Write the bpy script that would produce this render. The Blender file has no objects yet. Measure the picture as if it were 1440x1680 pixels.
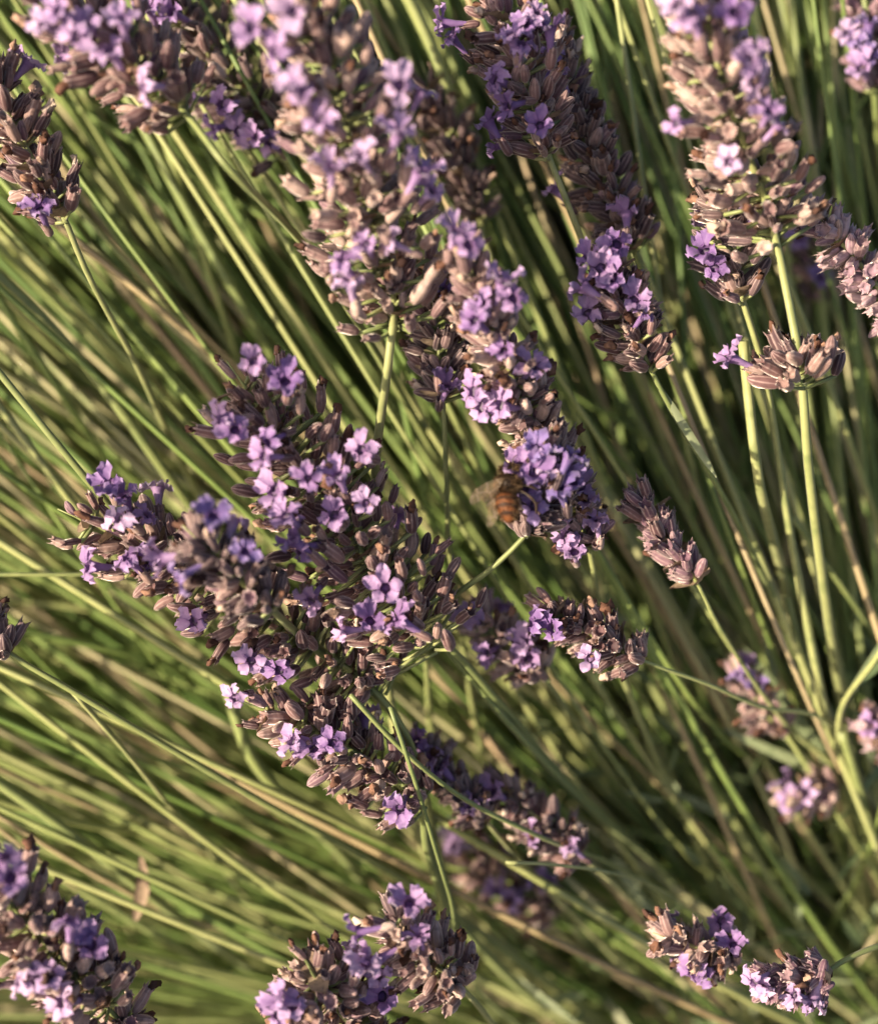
import bpy, math, random
from mathutils import Vector, Matrix, noise
R = math.radians
scene = bpy.context.scene
COL = scene.collection

# ------------------------------------------------------------------ camera, sky, sun, exposure
PITCH, CAM_H, LENS, FOCUS = R(42), 0.52, 60.0, 0.322
cam_d = bpy.data.cameras.new('camera'); cam = bpy.data.objects.new('camera', cam_d); COL.objects.link(cam)
cam.location = (0, 0, CAM_H); cam.rotation_euler = (R(90) - PITCH, 0, 0)
cam_d.sensor_fit = 'VERTICAL'; cam_d.sensor_height = 36; cam_d.lens = LENS
cam_d.clip_start = 0.01; cam_d.clip_end = 500
cam_d.dof.use_dof = True; cam_d.dof.focus_distance = FOCUS; cam_d.dof.aperture_fstop = 6.3
scene.camera = cam

SUN_TO = Vector((-0.80, -0.50, 0.40)).normalized()
sd = bpy.data.lights.new('sun', 'SUN'); sd.energy = 5.0; sd.angle = R(0.5); sd.color = (1.0, 0.86, 0.64)
sun = bpy.data.objects.new('sun', sd); COL.objects.link(sun)
sun.rotation_euler = SUN_TO.to_track_quat('Z', 'Y').to_euler(); sun.location = (-3, -2, 3)
w = bpy.data.worlds.new('World'); scene.world = w; w.use_nodes = True
nt = w.node_tree; nt.nodes.clear()
sky = nt.nodes.new('ShaderNodeTexSky'); sky.sky_type = 'NISHITA'; sky.sun_disc = False
sky.sun_elevation = math.asin(SUN_TO.z); sky.sun_rotation = math.atan2(SUN_TO.x, SUN_TO.y)
sky.air_density = 0.8; sky.dust_density = 3.0; sky.ozone_density = 0.3
bg = nt.nodes.new('ShaderNodeBackground'); bg.inputs[1].default_value = 0.10
wo = nt.nodes.new('ShaderNodeOutputWorld')
nt.links.new(sky.outputs[0], bg.inputs[0]); nt.links.new(bg.outputs[0], wo.inputs[0])
scene.view_settings.view_transform = 'Standard'; scene.view_settings.look = 'None'
scene.view_settings.exposure = 1.0; scene.view_settings.gamma = 1.0
scene.cycles.debug_use_spatial_splits = True; scene.cycles.max_bounces = 3; scene.cycles.diffuse_bounces = 2; scene.cycles.glossy_bounces = 2; scene.cycles.transmission_bounces = 3; scene.cycles.transparent_max_bounces = 6

# ------------------------------------------------------------------ helpers
CP = Vector((0, 0, CAM_H)); FW = Vector((0, math.cos(PITCH), -math.sin(PITCH))); UP = Vector((0, math.sin(PITCH), math.cos(PITCH)))
KV = 18.0 / LENS
def at(px, py, mm=0.0):            # a spot of the photograph at a depth (mm behind the focused plane)
    d = FOCUS + mm * 0.001
    return CP + FW * d + Vector((1, 0, 0)) * ((px - 720) / 840 * KV * d) + UP * ((840 - py) / 840 * KV * d)
def ray(px, py):
    return (FW + Vector((1, 0, 0)) * ((px - 720) / 840 * KV) + UP * ((840 - py) / 840 * KV))
def ground_hit(px, py, z=0.0):
    r = ray(px, py); t = (z - CAM_H) / r.z
    return CP + r * t
def depth_mm(p): return ((p - CP).dot(FW) - FOCUS) * 1000
def pix(p):
    q = p - CP; d = q.dot(FW)
    return 720 + q.x / d / KV * 840, 840 - q.dot(UP) / d / KV * 840
MMPX = FOCUS * KV / 840            # metres for one photograph pixel at the focused plane

def tag(o, label=None, cat=None, group=None, kind=None):
    if label: o['label'] = label
    if cat: o['category'] = cat
    if group: o['group'] = group
    if kind: o['kind'] = kind
    return o
def link(name, data, parent=None, mat=None):
    o = bpy.data.objects.new(name, data); COL.objects.link(o)
    if parent: o.parent = parent
    if mat is not None: o.matrix_basis = mat
    return o
def mesh(name, v, f, mat, smooth=True, attr=None):
    m = bpy.data.meshes.new(name); m.from_pydata([tuple(x) for x in v], [], f); m.update()
    if mat: m.materials.append(mat)
    if smooth: m.polygons.foreach_set('use_smooth', [True] * len(m.polygons))
    if attr:
        a = m.attributes.new('tone', 'FLOAT', 'POINT'); a.data.foreach_set('value', attr)
    return m
def empty(name, loc):
    o = bpy.data.objects.new(name, None); COL.objects.link(o); o.location = loc; o.empty_display_size = 0.01
    return o
def frame(zdir, xhint=None):
    z = zdir.normalized()
    h = xhint if xhint is not None else (Vector((0, 0, 1)) if abs(z.z) < 0.9 else Vector((1, 0, 0)))
    x = h - z * h.dot(z)
    if x.length < 1e-5: x = z.orthogonal()
    x.normalize(); y = z.cross(x)
    return Matrix((x, y, z)).transposed()
def catmull(pts, n):               # centripetal, so that uneven spacing makes no kinks
    P = [pts[0] * 2 - pts[1]] + list(pts) + [pts[-1] * 2 - pts[-2]]
    L = [(pts[i + 1] - pts[i]).length for i in range(len(pts) - 1)]; tot = sum(L)
    out = []
    for i in range(len(pts) - 1):
        k = max(2, int(round(n * L[i] / tot))); p0, p1, p2, p3 = P[i:i + 4]
        t0 = 0.0; t1 = t0 + max(1e-5, (p1 - p0).length) ** .5; t2 = t1 + max(1e-5, (p2 - p1).length) ** .5; t3 = t2 + max(1e-5, (p3 - p2).length) ** .5
        for j in range(k):
            t = t1 + (t2 - t1) * j / k
            a1 = p0 * ((t1 - t) / (t1 - t0)) + p1 * ((t - t0) / (t1 - t0)); a2 = p1 * ((t2 - t) / (t2 - t1)) + p2 * ((t - t1) / (t2 - t1)); a3 = p2 * ((t3 - t) / (t3 - t2)) + p3 * ((t - t2) / (t3 - t2))
            b1 = a1 * ((t2 - t) / (t2 - t0)) + a2 * ((t - t0) / (t2 - t0)); b2 = a2 * ((t3 - t) / (t3 - t1)) + a3 * ((t - t1) / (t3 - t1))
            out.append(b1 * ((t2 - t) / (t2 - t1)) + b2 * ((t - t1) / (t2 - t1)))
    out.append(pts[-1]); return out
SQ = [(1, 0), (.70, .70), (0, 1), (-.70, .70), (-1, 0), (-.70, -.70), (0, -1), (.70, -.70)]
SQUARE = [(math.cos(a * math.pi / 4) * (1.0 if a % 2 == 0 else 0.76), math.sin(a * math.pi / 4) * (1.0 if a % 2 == 0 else 0.76)) for a in range(8)]
DIAM = [(1, 0), (0, 1), (-1, 0), (0, -1)]
def sweep(path, rad, prof=SQUARE, v=None, f=None, twist=0.0, org=Vector()):
    v = [] if v is None else v; f = [] if f is None else f
    n = len(path); k = len(prof); b0 = len(v); x = None
    for i, p in enumerate(path):
        t = path[min(i + 1, n - 1)] - path[max(i - 1, 0)]
        if t.length < 1e-9: t = Vector((0, 0, 1))
        t.normalize()
        if x is None:
            x = t.orthogonal().normalized()
            x = Matrix.Rotation(twist, 3, t) @ x
        x = (x - t * x.dot(t)).normalized(); y = t.cross(x)
        r = rad(i / (n - 1)) if callable(rad) else rad
        for (a, b) in prof: v.append(p - org + x * (a * r) + y * (b * r))
    for i in range(n - 1):
        for j in range(k):
            a = b0 + i * k + j; b = b0 + i * k + (j + 1) % k
            f.append((a, b, b + k, a + k))
    f.append(tuple(b0 + j for j in range(k))[::-1]); f.append(tuple(b0 + (n - 1) * k + j for j in range(k)))
    return v, f

# ------------------------------------------------------------------ materials
def new_mat(name):
    m = bpy.data.materials.new(name); m.use_nodes = True; n = m.node_tree
    n.nodes.clear(); out = n.nodes.new('ShaderNodeOutputMaterial'); p = n.nodes.new('ShaderNodeBsdfPrincipled')
    n.links.new(p.outputs[0], out.inputs[0]); return m, n, p, out
def ramp(n, stops, src, interp='LINEAR'):
    r = n.nodes.new('ShaderNodeValToRGB'); e = r.color_ramp; e.interpolation = interp
    while len(e.elements) < len(stops): e.elements.new(0.5)
    for el, (pos, c) in zip(e.elements, stops): el.position = pos; el.color = (*c, 1)
    n.links.new(src, r.inputs[0]); return r.outputs[0]
def mix(n, a, b, fac, mode='MIX'):
    m = n.nodes.new('ShaderNodeMix'); m.data_type = 'RGBA'; m.blend_type = mode
    for s, i in ((a, 6), (b, 7)):
        if isinstance(s, tuple): m.inputs[i].default_value = (*s, 1)
        else: n.links.new(s, m.inputs[i])
    if isinstance(fac, float): m.inputs[0].default_value = fac
    else: n.links.new(fac, m.inputs[0])
    return m.outputs[2]
def noise_tex(n, scale, detail=3, stretch=None, coord='Object'):
    tc = n.nodes.new('ShaderNodeTexCoord'); t = n.nodes.new('ShaderNodeTexNoise')
    t.inputs['Scale'].default_value = scale; t.inputs['Detail'].default_value = detail
    if stretch:
        mp = n.nodes.new('ShaderNodeMapping'); mp.inputs['Scale'].default_value = stretch
        n.links.new(tc.outputs[coord], mp.inputs[0]); n.links.new(mp.outputs[0], t.inputs[0])
    else: n.links.new(tc.outputs[coord], t.inputs[0])
    return t.outputs['Fac']
def bump(n, p, h, strength, dist):
    b = n.nodes.new('ShaderNodeBump'); b.inputs['Strength'].default_value = strength; b.inputs['Distance'].default_value = dist
    n.links.new(h, b.inputs['Height']); n.links.new(b.outputs[0], p.inputs['Normal'])
def rnd(n, island=False):
    if island: return n.nodes.new('ShaderNodeNewGeometry').outputs['Random Per Island']
    return n.nodes.new('ShaderNodeObjectInfo').outputs['Random']
def attr(n):
    a = n.nodes.new('ShaderNodeAttribute'); a.attribute_name = 'tone'; return a.outputs['Fac']
def translucent(n, p, out, col, fac):
    t = n.nodes.new('ShaderNodeBsdfTranslucent'); n.links.new(col, t.inputs[0])
    ms = n.nodes.new('ShaderNodeMixShader'); ms.inputs[0].default_value = fac
    n.links.new(p.outputs[0], ms.inputs[1]); n.links.new(t.outputs[0], ms.inputs[2]); n.links.new(ms.outputs[0], out.inputs[0])

def calyx_mat(name, stops):
    m, n, p, out = new_mat(name)
    body = ramp(n, stops, rnd(n))
    # ribs are paler than the furrows, foot of the calyx is greyer green ("tone": 0 furrow..1 rib)
    c = mix(n, body, (0.66, 0.48, 0.44), ramp(n, [(0.45, (0, 0, 0)), (1.0, (0.55, 0.55, 0.55))], attr(n)))
    sp = noise_tex(n, 900, 1)
    c = mix(n, c, (0.05, 0.03, 0.03), ramp(n, [(0.52, (0, 0, 0)), (0.72, (0.55, 0.55, 0.55))], sp))
    n.links.new(c, p.inputs['Base Color']); p.inputs['Roughness'].default_value = 0.75
    p.inputs['Sheen Weight'].default_value = 0.6; p.inputs['Sheen Roughness'].default_value = 0.35
    p.inputs['Sheen Tint'].default_value = (1.0, 0.86, 0.80, 1)
    bump(n, p, sp, 0.6, 0.0003)
    return m
M = {}
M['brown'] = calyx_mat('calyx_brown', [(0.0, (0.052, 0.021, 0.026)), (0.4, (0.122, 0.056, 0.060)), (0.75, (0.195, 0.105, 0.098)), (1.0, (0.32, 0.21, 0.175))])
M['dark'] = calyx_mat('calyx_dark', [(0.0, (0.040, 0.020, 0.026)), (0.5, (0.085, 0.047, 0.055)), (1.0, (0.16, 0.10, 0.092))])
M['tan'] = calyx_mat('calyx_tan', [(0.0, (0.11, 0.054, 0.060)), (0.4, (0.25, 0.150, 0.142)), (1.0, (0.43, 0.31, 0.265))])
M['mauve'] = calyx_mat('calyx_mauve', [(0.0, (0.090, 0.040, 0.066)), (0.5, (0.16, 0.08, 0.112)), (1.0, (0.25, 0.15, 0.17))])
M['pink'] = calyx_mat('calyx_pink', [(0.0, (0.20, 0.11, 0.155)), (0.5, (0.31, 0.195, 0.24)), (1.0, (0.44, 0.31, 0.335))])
def flower_mat(name, a, b, c3):
    m, n, p, out = new_mat(name)
    t = attr(n)
    base = ramp(n, [(0.0, a), (0.5, b), (1.0, c3)], rnd(n))
    thr = ramp(n, [(0.0, (0.55, 0.55, 0.55)), (0.2, (0.85, 0.85, 0.85)), (0.28, (0.5, 0.5, 0.5)), (0.40, (0.08, 0.08, 0.08)), (0.6, (0, 0, 0))], t)
    c = mix(n, base, (0.11, 0.03, 0.15), thr)
    c = mix(n, c, (0.62, 0.48, 0.74), ramp(n, [(0.70, (0, 0, 0)), (1.0, (0.4, 0.4, 0.4))], t))
    v = noise_tex(n, 700, 1)
    c = mix(n, c, (0.20, 0.09, 0.30), ramp(n, [(0.5, (0, 0, 0)), (0.75, (0.35, 0.35, 0.35))], v))
    n.links.new(c, p.inputs['Base Color']); p.inputs['Roughness'].default_value = 0.6
    p.inputs['Sheen Weight'].default_value = 0.15
    bump(n, p, v, 0.4, 0.0004)
    translucent(n, p, out, c, 0.30); return m
M['violet'] = flower_mat('violet_petals', (0.23, 0.125, 0.34), (0.33, 0.19, 0.41), (0.44, 0.28, 0.49))
M['blue'] = flower_mat('blue_violet_petals', (0.185, 0.13, 0.36), (0.24, 0.165, 0.40), (0.30, 0.20, 0.43))
M['lilac'] = flower_mat('lilac_petals', (0.38, 0.23, 0.46), (0.47, 0.31, 0.53), (0.56, 0.40, 0.59))
def simple_mat(name, stops, rough=0.8, sc=600, trans=0.0, island=False, spot=None, bumpd=0.0003, sheen=0.0):
    m, n, p, out = new_mat(name)
    c = ramp(n, stops, rnd(n, island))
    nz = noise_tex(n, sc, 1)
    c = mix(n, c, spot or tuple(x * 0.5 for x in stops[0][1]), ramp(n, [(0.48, (0, 0, 0)), (0.75, (0.6, 0.6, 0.6))], nz))
    n.links.new(c, p.inputs['Base Color']); p.inputs['Roughness'].default_value = rough
    p.inputs['Sheen Weight'].default_value = sheen if name == 'stem_green' else 0.0
    if name in ('withered_petal', 'bract_brown', 'stem_green'): bump(n, p, nz, 0.5, bumpd)
    if trans: translucent(n, p, out, c, trans)
    return m
M['wither'] = simple_mat('withered_petal', [(0.0, (0.06, 0.025, 0.018)), (0.45, (0.17, 0.075, 0.045)), (0.75, (0.38, 0.21, 0.14)), (1.0, (0.66, 0.52, 0.42))], 0.85, 900, 0.2)
M['bract'] = simple_mat('bract_brown', [(0.0, (0.16, 0.09, 0.06)), (1.0, (0.34, 0.25, 0.17))], 0.85, 900, 0.15)
M['stem'] = simple_mat('stem_green', [(0.0, (0.17, 0.205, 0.065)), (0.5, (0.24, 0.265, 0.09)), (1.0, (0.33, 0.335, 0.14))], 0.5, 300, 0, False, (0.12, 0.16, 0.05), 0.0002, 0.1)
M['stem_far'] = simple_mat('stem_green_dense', [(0.0, (0.085, 0.15, 0.03)), (0.45, (0.185, 0.245, 0.065)), (0.75, (0.30, 0.32, 0.125)), (0.90, (0.42, 0.38, 0.21)), (1.0, (0.44, 0.31, 0.19))], 0.55, 120, 0, True, (0.10, 0.15, 0.04), 0.0002, 0.1)
M['stem_fresh'] = simple_mat('stem_fresh_green', [(0.0, (0.10, 0.165, 0.035)), (1.0, (0.20, 0.255, 0.07))], 0.5, 200, 0, False, (0.09, 0.14, 0.035), 0.0002, 0.1)
M['stem_pale'] = simple_mat('stem_pale_green', [(0.0, (0.25, 0.29, 0.095)), (1.0, (0.36, 0.355, 0.15))], 0.5, 200, 0, False, (0.17, 0.21, 0.06), 0.0002, 0.1)
M['stem_dry'] = simple_mat('stem_dry_straw', [(0.0, (0.33, 0.25, 0.13)), (1.0, (0.46, 0.37, 0.22))], 0.6, 200, 0, False, (0.20, 0.14, 0.07), 0.0002, 0.1)
M['leaf'] = simple_mat('leaf_grey_green', [(0.0, (0.09, 0.145, 0.055)), (0.5, (0.16, 0.20, 0.095)), (0.9, (0.25, 0.28, 0.16)), (1.0, (0.30, 0.24, 0.14))], 0.6, 300, 0.2, True, (0.08, 0.12, 0.045), 0.0002, 0.2)
M['leaf_one'] = simple_mat('leaf_pale_green', [(0.0, (0.12, 0.17, 0.07)), (1.0, (0.28, 0.31, 0.17))], 0.6, 300, 0.2, False, (0.10, 0.14, 0.05), 0.0002, 0.2)
M['litter'] = simple_mat('dry_litter', [(0.0, (0.09, 0.055, 0.03)), (0.6, (0.20, 0.13, 0.075)), (1.0, (0.34, 0.25, 0.16))], 0.9, 200, 0.1, True)

# ------------------------------------------------------------------ shared meshes
rg = random.Random(7); CL = 0.0047
def calyx_mesh(idx, kind):
    L = CL; v, f, tn = [], [], []
    N = 16; bend = rg.uniform(0.0002, 0.0009) * rg.choice((1, -1)); w0 = rg.uniform(1.0, 1.3) * 0.001
    if kind == 'open': prof = [(0, .30), (.06, .62), (.22, .90), (.45, 1.0), (.70, .98), (.88, .88), (1.0, 1.06)]
    elif kind == 'bud': prof = [(0, .30), (.06, .62), (.22, .92), (.45, 1.0), (.68, .95), (.85, .72), (.96, .40)]
    else: prof = [(0, .28), (.06, .55), (.22, .80), (.45, .92), (.68, .84), (.86, .70), (1.0, .78)]
    for i, (t, r) in enumerate(prof):
        for j in range(N):
            a = 2 * math.pi * j / N; rib = 1.0 if j % 2 == 0 else 0.84
            if i == 0: rib = 1
            q = r * w0 * rib * (1 + 0.08 * math.sin(a * 2 + idx * 1.7 + t * 3)); z = t * L
            if i == len(prof) - 1 and kind != 'bud': z += L * (0.15 if j % 4 == 0 else -0.07) * rg.uniform(0.4, 1.4)
            v.append(Vector((q * math.cos(a) + bend * t * t, q * math.sin(a) * 0.92, z))); tn.append((1.0 if j % 2 == 0 else 0.15) * (0.55 + 0.45 * t) if i else 0.9)
    for i in range(len(prof) - 1):
        for j in range(N):
            a = i * N + j; b = i * N + (j + 1) % N; f.append((a, b, b + N, a + N))
    if kind == 'bud':
        v.append(Vector((bend, 0, L * 1.02))); tn.append(0.7); k = len(v) - 1; b0 = (len(prof) - 1) * N
        for j in range(N): f.append((b0 + j, b0 + (j + 1) % N, k))
    else:
        b0 = (len(prof) - 1) * N; c0 = len(v)
        for j in range(N):
            a = 2 * math.pi * j / N; v.append(Vector((w0 * .55 * math.cos(a) + bend, w0 * .55 * math.sin(a), L * 0.78))); tn.append(0.0)
        for j in range(N): f.append((b0 + j, b0 + (j + 1) % N, c0 + (j + 1) % N, c0 + j))
        f.append(tuple(c0 + j for j in range(N)))
    f.append(tuple(range(N))[::-1])
    return v, f, tn
CALYX = {}
shapes = [calyx_mesh(i, k) for i, k in enumerate(('open', 'open', 'bud', 'dry', 'open', 'bud'))]
for mk in ('brown', 'dark', 'tan', 'mauve', 'pink'):
    CALYX[mk] = [mesh('calyx', v, f, M[mk], True, tn) for (v, f, tn) in shapes]
def flower_mesh(idx, mk, openness):
    v, f, tn = [], [], []; r2 = random.Random(idx * 31 + 5)
    N = 10; rings = [(-0.0060, .0006), (-0.0030, .0008), (-0.0010, .0012), (0.0, .0017)]
    for i, (z, r) in enumerate(rings):
        for j in range(N):
            a = 2 * math.pi * j / N; v.append(Vector((r * math.cos(a), r * math.sin(a), z))); tn.append(0.45 if i < 2 else (0.3 if i == 2 else 0.26))
    for i in range(3):
        for j in range(N):
            a = i * N + j; b = i * N + (j + 1) % N; f.append((a, b, b + N, a + N))
    c = len(v); v.append(Vector((0, 0, -0.0016))); tn.append(0.2)
    for j in range(N): f.append((2 * N + j, 2 * N + (j + 1) % N, c))
    lobes = [(66, 33, .0048), (114, 33, .0048), (196, 30, .0036), (270, 31, .0040), (344, 30, .0036)]
    for (ang, half, R1) in lobes:
        ang += r2.uniform(-10, 10); R1 *= r2.uniform(0.75, 1.12); up = r2.uniform(-0.4, 1.5) * openness; ph = r2.uniform(0, 6)
        nu, nv = 5, 5; b0 = len(v)
        for i in range(nv):
            t = i / (nv - 1); rr = 0.0011 + (R1 - 0.0011) * t
            wd = (0.00065 + 0.00110 * math.sin(min(1, t * 1.12) * math.pi * 0.62)) * (1 if t < 0.75 else (0.86 if t < 1 else 0.55))
            for k in range(nu):
                u = k / (nu - 1) * 2 - 1
                x = rr - (0.0006 * u * u if t > 0.7 else 0); y = wd * u
                z = 0.0024 * up * t * (1.4 - t) - 0.0018 * (1 - openness) * t + 0.0005 * u * u + 0.00085 * math.sin(ph + u * 5 + t * 7) * t
                a = R(ang); v.append(Vector((x * math.cos(a) - y * math.sin(a), x * math.sin(a) + y * math.cos(a), z - 0.0001)))
                tn.append(0.28 + 0.72 * t)
        for i in range(nv - 1):
            for k in range(nu - 1):
                a = b0 + i * nu + k; f.append((a, a + 1, a + nu + 1, a + nu))
    return mesh('corolla', v, f, M[mk], True, tn)
FLOWER = {mk: [flower_mesh(i + 10 * q, mk, o) for i, o in enumerate((1.0, 0.9, 0.5, 1.3, 0.75, 0.3, 1.1, 0.65))] for q, mk in enumerate(('violet', 'blue', 'lilac'))}
def wither_mesh(i):
    r2 = random.Random(i + 99); v, f = [], []; N = 7
    for k, (z, r) in enumerate(((-.0006, .0007), (.0003, .0008), (.0010, .0011), (.0015, .0008))):
        for j in range(N):
            a = 2 * math.pi * j / N; q = r * r2.uniform(0.3, 1.35)
            v.append(Vector((q * math.cos(a), q * math.sin(a), z + (r2.uniform(-.0009, .0011) if k > 1 else 0))))
    for k in range(3):
        for j in range(N):
            a = k * N + j; b = k * N + (j + 1) % N; f.append((a, b, b + N, a + N))
    f.append(tuple(3 * N + j for j in range(N)))
    return mesh('withered_petal', v, f, M['wither'])
WITHER = [wither_mesh(i) for i in range(4)]
def bract_mesh(i):
    r2 = random.Random(i + 300); v, f = [], []
    for k in range(5):
        t = k / 4; wd = 0.0019 * math.sin(math.pi * min(1, .15 + t * .85)) ** 0.8 + 0.0001
        for u in (-1, 0, 1): v.append(Vector((u * wd, 0.0006 * abs(u) - 0.0008 * t * t + r2.uniform(-.0002, .0002), t * 0.0058)))
    for k in range(4):
        for u in range(2):
            a = k * 3 + u; f.append((a, a + 1, a + 4, a + 3))
    return mesh('bract', v, f, M['bract'])
BRACT = [bract_mesh(i) for i in range(3)]
def leaf_geo(L, wd, curl, v=None, f=None, mat=Matrix.Identity(4), seg=6):
    v = [] if v is None else v; f = [] if f is None else f; b0 = len(v)
    for k in range(seg + 1):
        t = k / seg; ww = wd * (math.sin(math.pi * (0.10 + 0.86 * t)) ** 0.55) * (1 if t < .95 else .4)
        for u in (-1, 0, 1):
            v.append(mat @ Vector((u * ww, curl * t * t * L + 0.28 * abs(u) * ww, t * L)))
    for k in range(seg):
        for u in range(2):
            a = b0 + k * 3 + u; f.append((a, a + 1, a + 4, a + 3))
    return v, f
LEAF = [mesh('leaf', *leaf_geo(0.022 + 0.003 * i, 0.0009 + 0.0001 * i, 0.1 * (i - 1)), M['leaf_one']) for i in range(4)]

# ------------------------------------------------------------------ ground
def gl():
    a = [-60, -20, -6, -2, -1.2]; x = -0.9
    while x < 1.6: a.append(x); x += 0.03
    return a + [1.8, 3, 8, 25, 60]
gx = gl(); gy = gl(); gv, gf = [], []
for y in gy:
    for x in gx:
        near = 1 if -1 < x < 1.7 and -1 < y < 1.7 else 0
        gv.append((x, y, near * (0.012 * noise.noise(Vector((x * 9, y * 9, 0))) + 0.006 * noise.noise(Vector((x * 30, y * 30, 3)))) - 0.006))
nx = len(gx)
for j in range(len(gy) - 1):
    for i in range(nx - 1): gf.append((j * nx + i, j * nx + i + 1, (j + 1) * nx + i + 1, (j + 1) * nx + i))
gm, gn, gp, go = new_mat('soil')
c = ramp(gn, [(0.3, (0.030, 0.020, 0.012)), (0.55, (0.065, 0.045, 0.028)), (0.75, (0.12, 0.09, 0.055))], noise_tex(gn, 60, 8))
gn.links.new(c, gp.inputs['Base Color']); gp.inputs['Roughness'].default_value = 0.95
bump(gn, gp, noise_tex(gn, 200, 6), 0.8, 0.004)
tag(link('ground', mesh('ground', gv, gf, gm)), 'dark brown soil under the lavender bush', 'ground', kind='structure')

# ------------------------------------------------------------------ flowering lavender
GROUP = 'flowering lavender stems of the bush'
def lavender(label, spike, w, palette, flowers, stem, seed, fcol='violet', whorls=None, per=11, srad=1.1, gap=None, leaves=(), base=(1500, 2050), dry=0.45, sc=1.0, scatter=2, theta=(38, 72), tipgrow=0.55):
    """spike: [(px,py,mm)...] tip to foot, stem: foot to lower control points; the stem then runs on down into the soil"""
    rn = random.Random(seed)
    S = [at(*p) for p in spike]
    st = [at(*p) for p in stem]
    last = pix(st[-1] if st else S[-1]); ld = depth_mm(st[-1] if st else S[-1])
    g = ground_hit(base[0] + rn.uniform(-60, 60), base[1] + rn.uniform(-60, 60), -0.012)
    if st and (st[-1].z < 0.02): g = Vector((st[-1].x, st[-1].y, -0.012))
    path_spike = catmull(S, 40)
    full = catmull([S[0]] + S[1:] + st + [g], 110)
    root = empty('lavender_stem', Vector((g.x, g.y, 0.0))); org = root.location.copy()
    tag(root, label, 'lavender', GROUP)
    rs = srad * 0.00084
    v, f = sweep(full, lambda t: rs * (0.15 if t < .01 else 0.55 + 0.6 * min(1, t * 2.5)), SQUARE, org=org, twist=rn.uniform(0, 1.5))
    link('stem', mesh('stem', v, f, M['stem'], True), root)
    # arc length table of the spike
    cum = [0]
    for a, b in zip(path_spike[:-1], path_spike[1:]): cum.append(cum[-1] + (b - a).length)
    Ls = cum[-1]
    def axis(s):
        s = max(0, min(Ls, s))
        for i in range(len(cum) - 1):
            if cum[i + 1] >= s:
                t = (s - cum[i]) / max(1e-9, cum[i + 1] - cum[i]); p = path_spike[i].lerp(path_spike[i + 1], t)
                return p, (path_spike[max(i - 1, 0)] - path_spike[min(i + 2, len(path_spike) - 1)]).normalized()
        return path_spike[-1], (path_spike[-2] - path_spike[-1]).normalized()
    meand = (S[0] + S[-1]) * 0.5
    W = 1.06 * w * MMPX * ((meand - CP).dot(FW) / FOCUS)
    nwh = whorls or max(3, int(Ls / 0.0046))
    def rad_at(u): return W * (tipgrow + (1 - tipgrow) * min(1, u * 2.2)) * (1 if u < .85 else 0.9)
    bases = []
    for k in range(nwh):
        u = (k + 0.6) / nwh
        if gap and gap[0] < u < gap[1]: continue
        low = bool(gap) and u > gap[1]
        R0 = rad_at(u) * (1.0 if not low else .95); cnt = (30 if low else int(per * 1.5 + .5)) if u > 0.12 else max(4, per // 2); ph = rn.uniform(0, 6.28)
        for q in range(cnt):
            s = u * Ls + rn.uniform(-0.35, 0.35) * Ls / nwh
            p, up = axis(s); fr = frame(up)
            a = ph + 2 * math.pi * q / cnt + rn.uniform(-.25, .25)
            rd = fr @ Vector((math.cos(a), math.sin(a), 0))
            th = R(rn.uniform(*(theta if not low else (10, 66)))) * (0.35 + 0.65 * min(1, u * 3))
            sz = sc * 1.06 * rn.uniform(0.78, 1.2) * (0.8 if u < 0.1 else (1.2 if low else 1))
            d = (up * math.cos(th) + rd * math.sin(th) + Vector((rn.gauss(0, .12), rn.gauss(0, .12), rn.gauss(0, .12)))).normalized()
            reach = CL * sz * math.sin(th)
            out = max(0.0008, (R0 - reach)) * ((rn.uniform(0.75, 1.08), rn.uniform(.3, .75), rn.uniform(0.05, 0.4))[q % 3])
            b = p + rd * out - up * (0.0020 + out * 0.30)
            m4 = Matrix.Translation(b - org) @ (frame(d, up) @ Matrix.Rotation(rn.uniform(0, 6.28), 3, 'Z')).to_4x4() @ Matrix.Diagonal((sz * rn.uniform(.85, 1.1), sz * rn.uniform(.85, 1.1), sz, 1))
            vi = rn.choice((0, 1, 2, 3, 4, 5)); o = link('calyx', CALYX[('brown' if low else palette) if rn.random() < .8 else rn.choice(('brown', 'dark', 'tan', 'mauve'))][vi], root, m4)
            if vi not in (2, 5) and rn.random() < dry:
                link('withered_petal', rn.choice(WITHER), o, Matrix.Translation((0, 0, CL * 1.0)) @ Matrix.Rotation(rn.uniform(0, 6.28), 4, 'Z') @ Matrix.Rotation(rn.uniform(-.5, .5), 4, 'X') @ Matrix.Scale(rn.uniform(.6, 1.0), 4))
            bases.append((b, rd, up, out))
        for q in range(2):
            p, up = axis(u * Ls); fr = frame(up); a = ph + q * math.pi + rn.uniform(-.4, .4); rd = fr @ Vector((math.cos(a), math.sin(a), 0))
            d = (up * 0.5 + rd).normalized()
            link('bract', rn.choice(BRACT), root, Matrix.Translation(p - up * .004 - org) @ frame(d, fr @ Vector((-math.sin(a), math.cos(a), 0))).to_4x4())
        # short stalks that carry the outer calyces of this whorl
        vv, ff = [], []
        for (b, rd, up, out) in bases[-cnt:]:
            if out > 0.0018:
                sweep([b - rd * out - up * 0.001, b + rd * 0.0004], 0.0004, DIAM, vv, ff, org=org)
        if vv: link('stalk_whorl', mesh('stalk_whorl', vv, ff, M['stem']), root)
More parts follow.
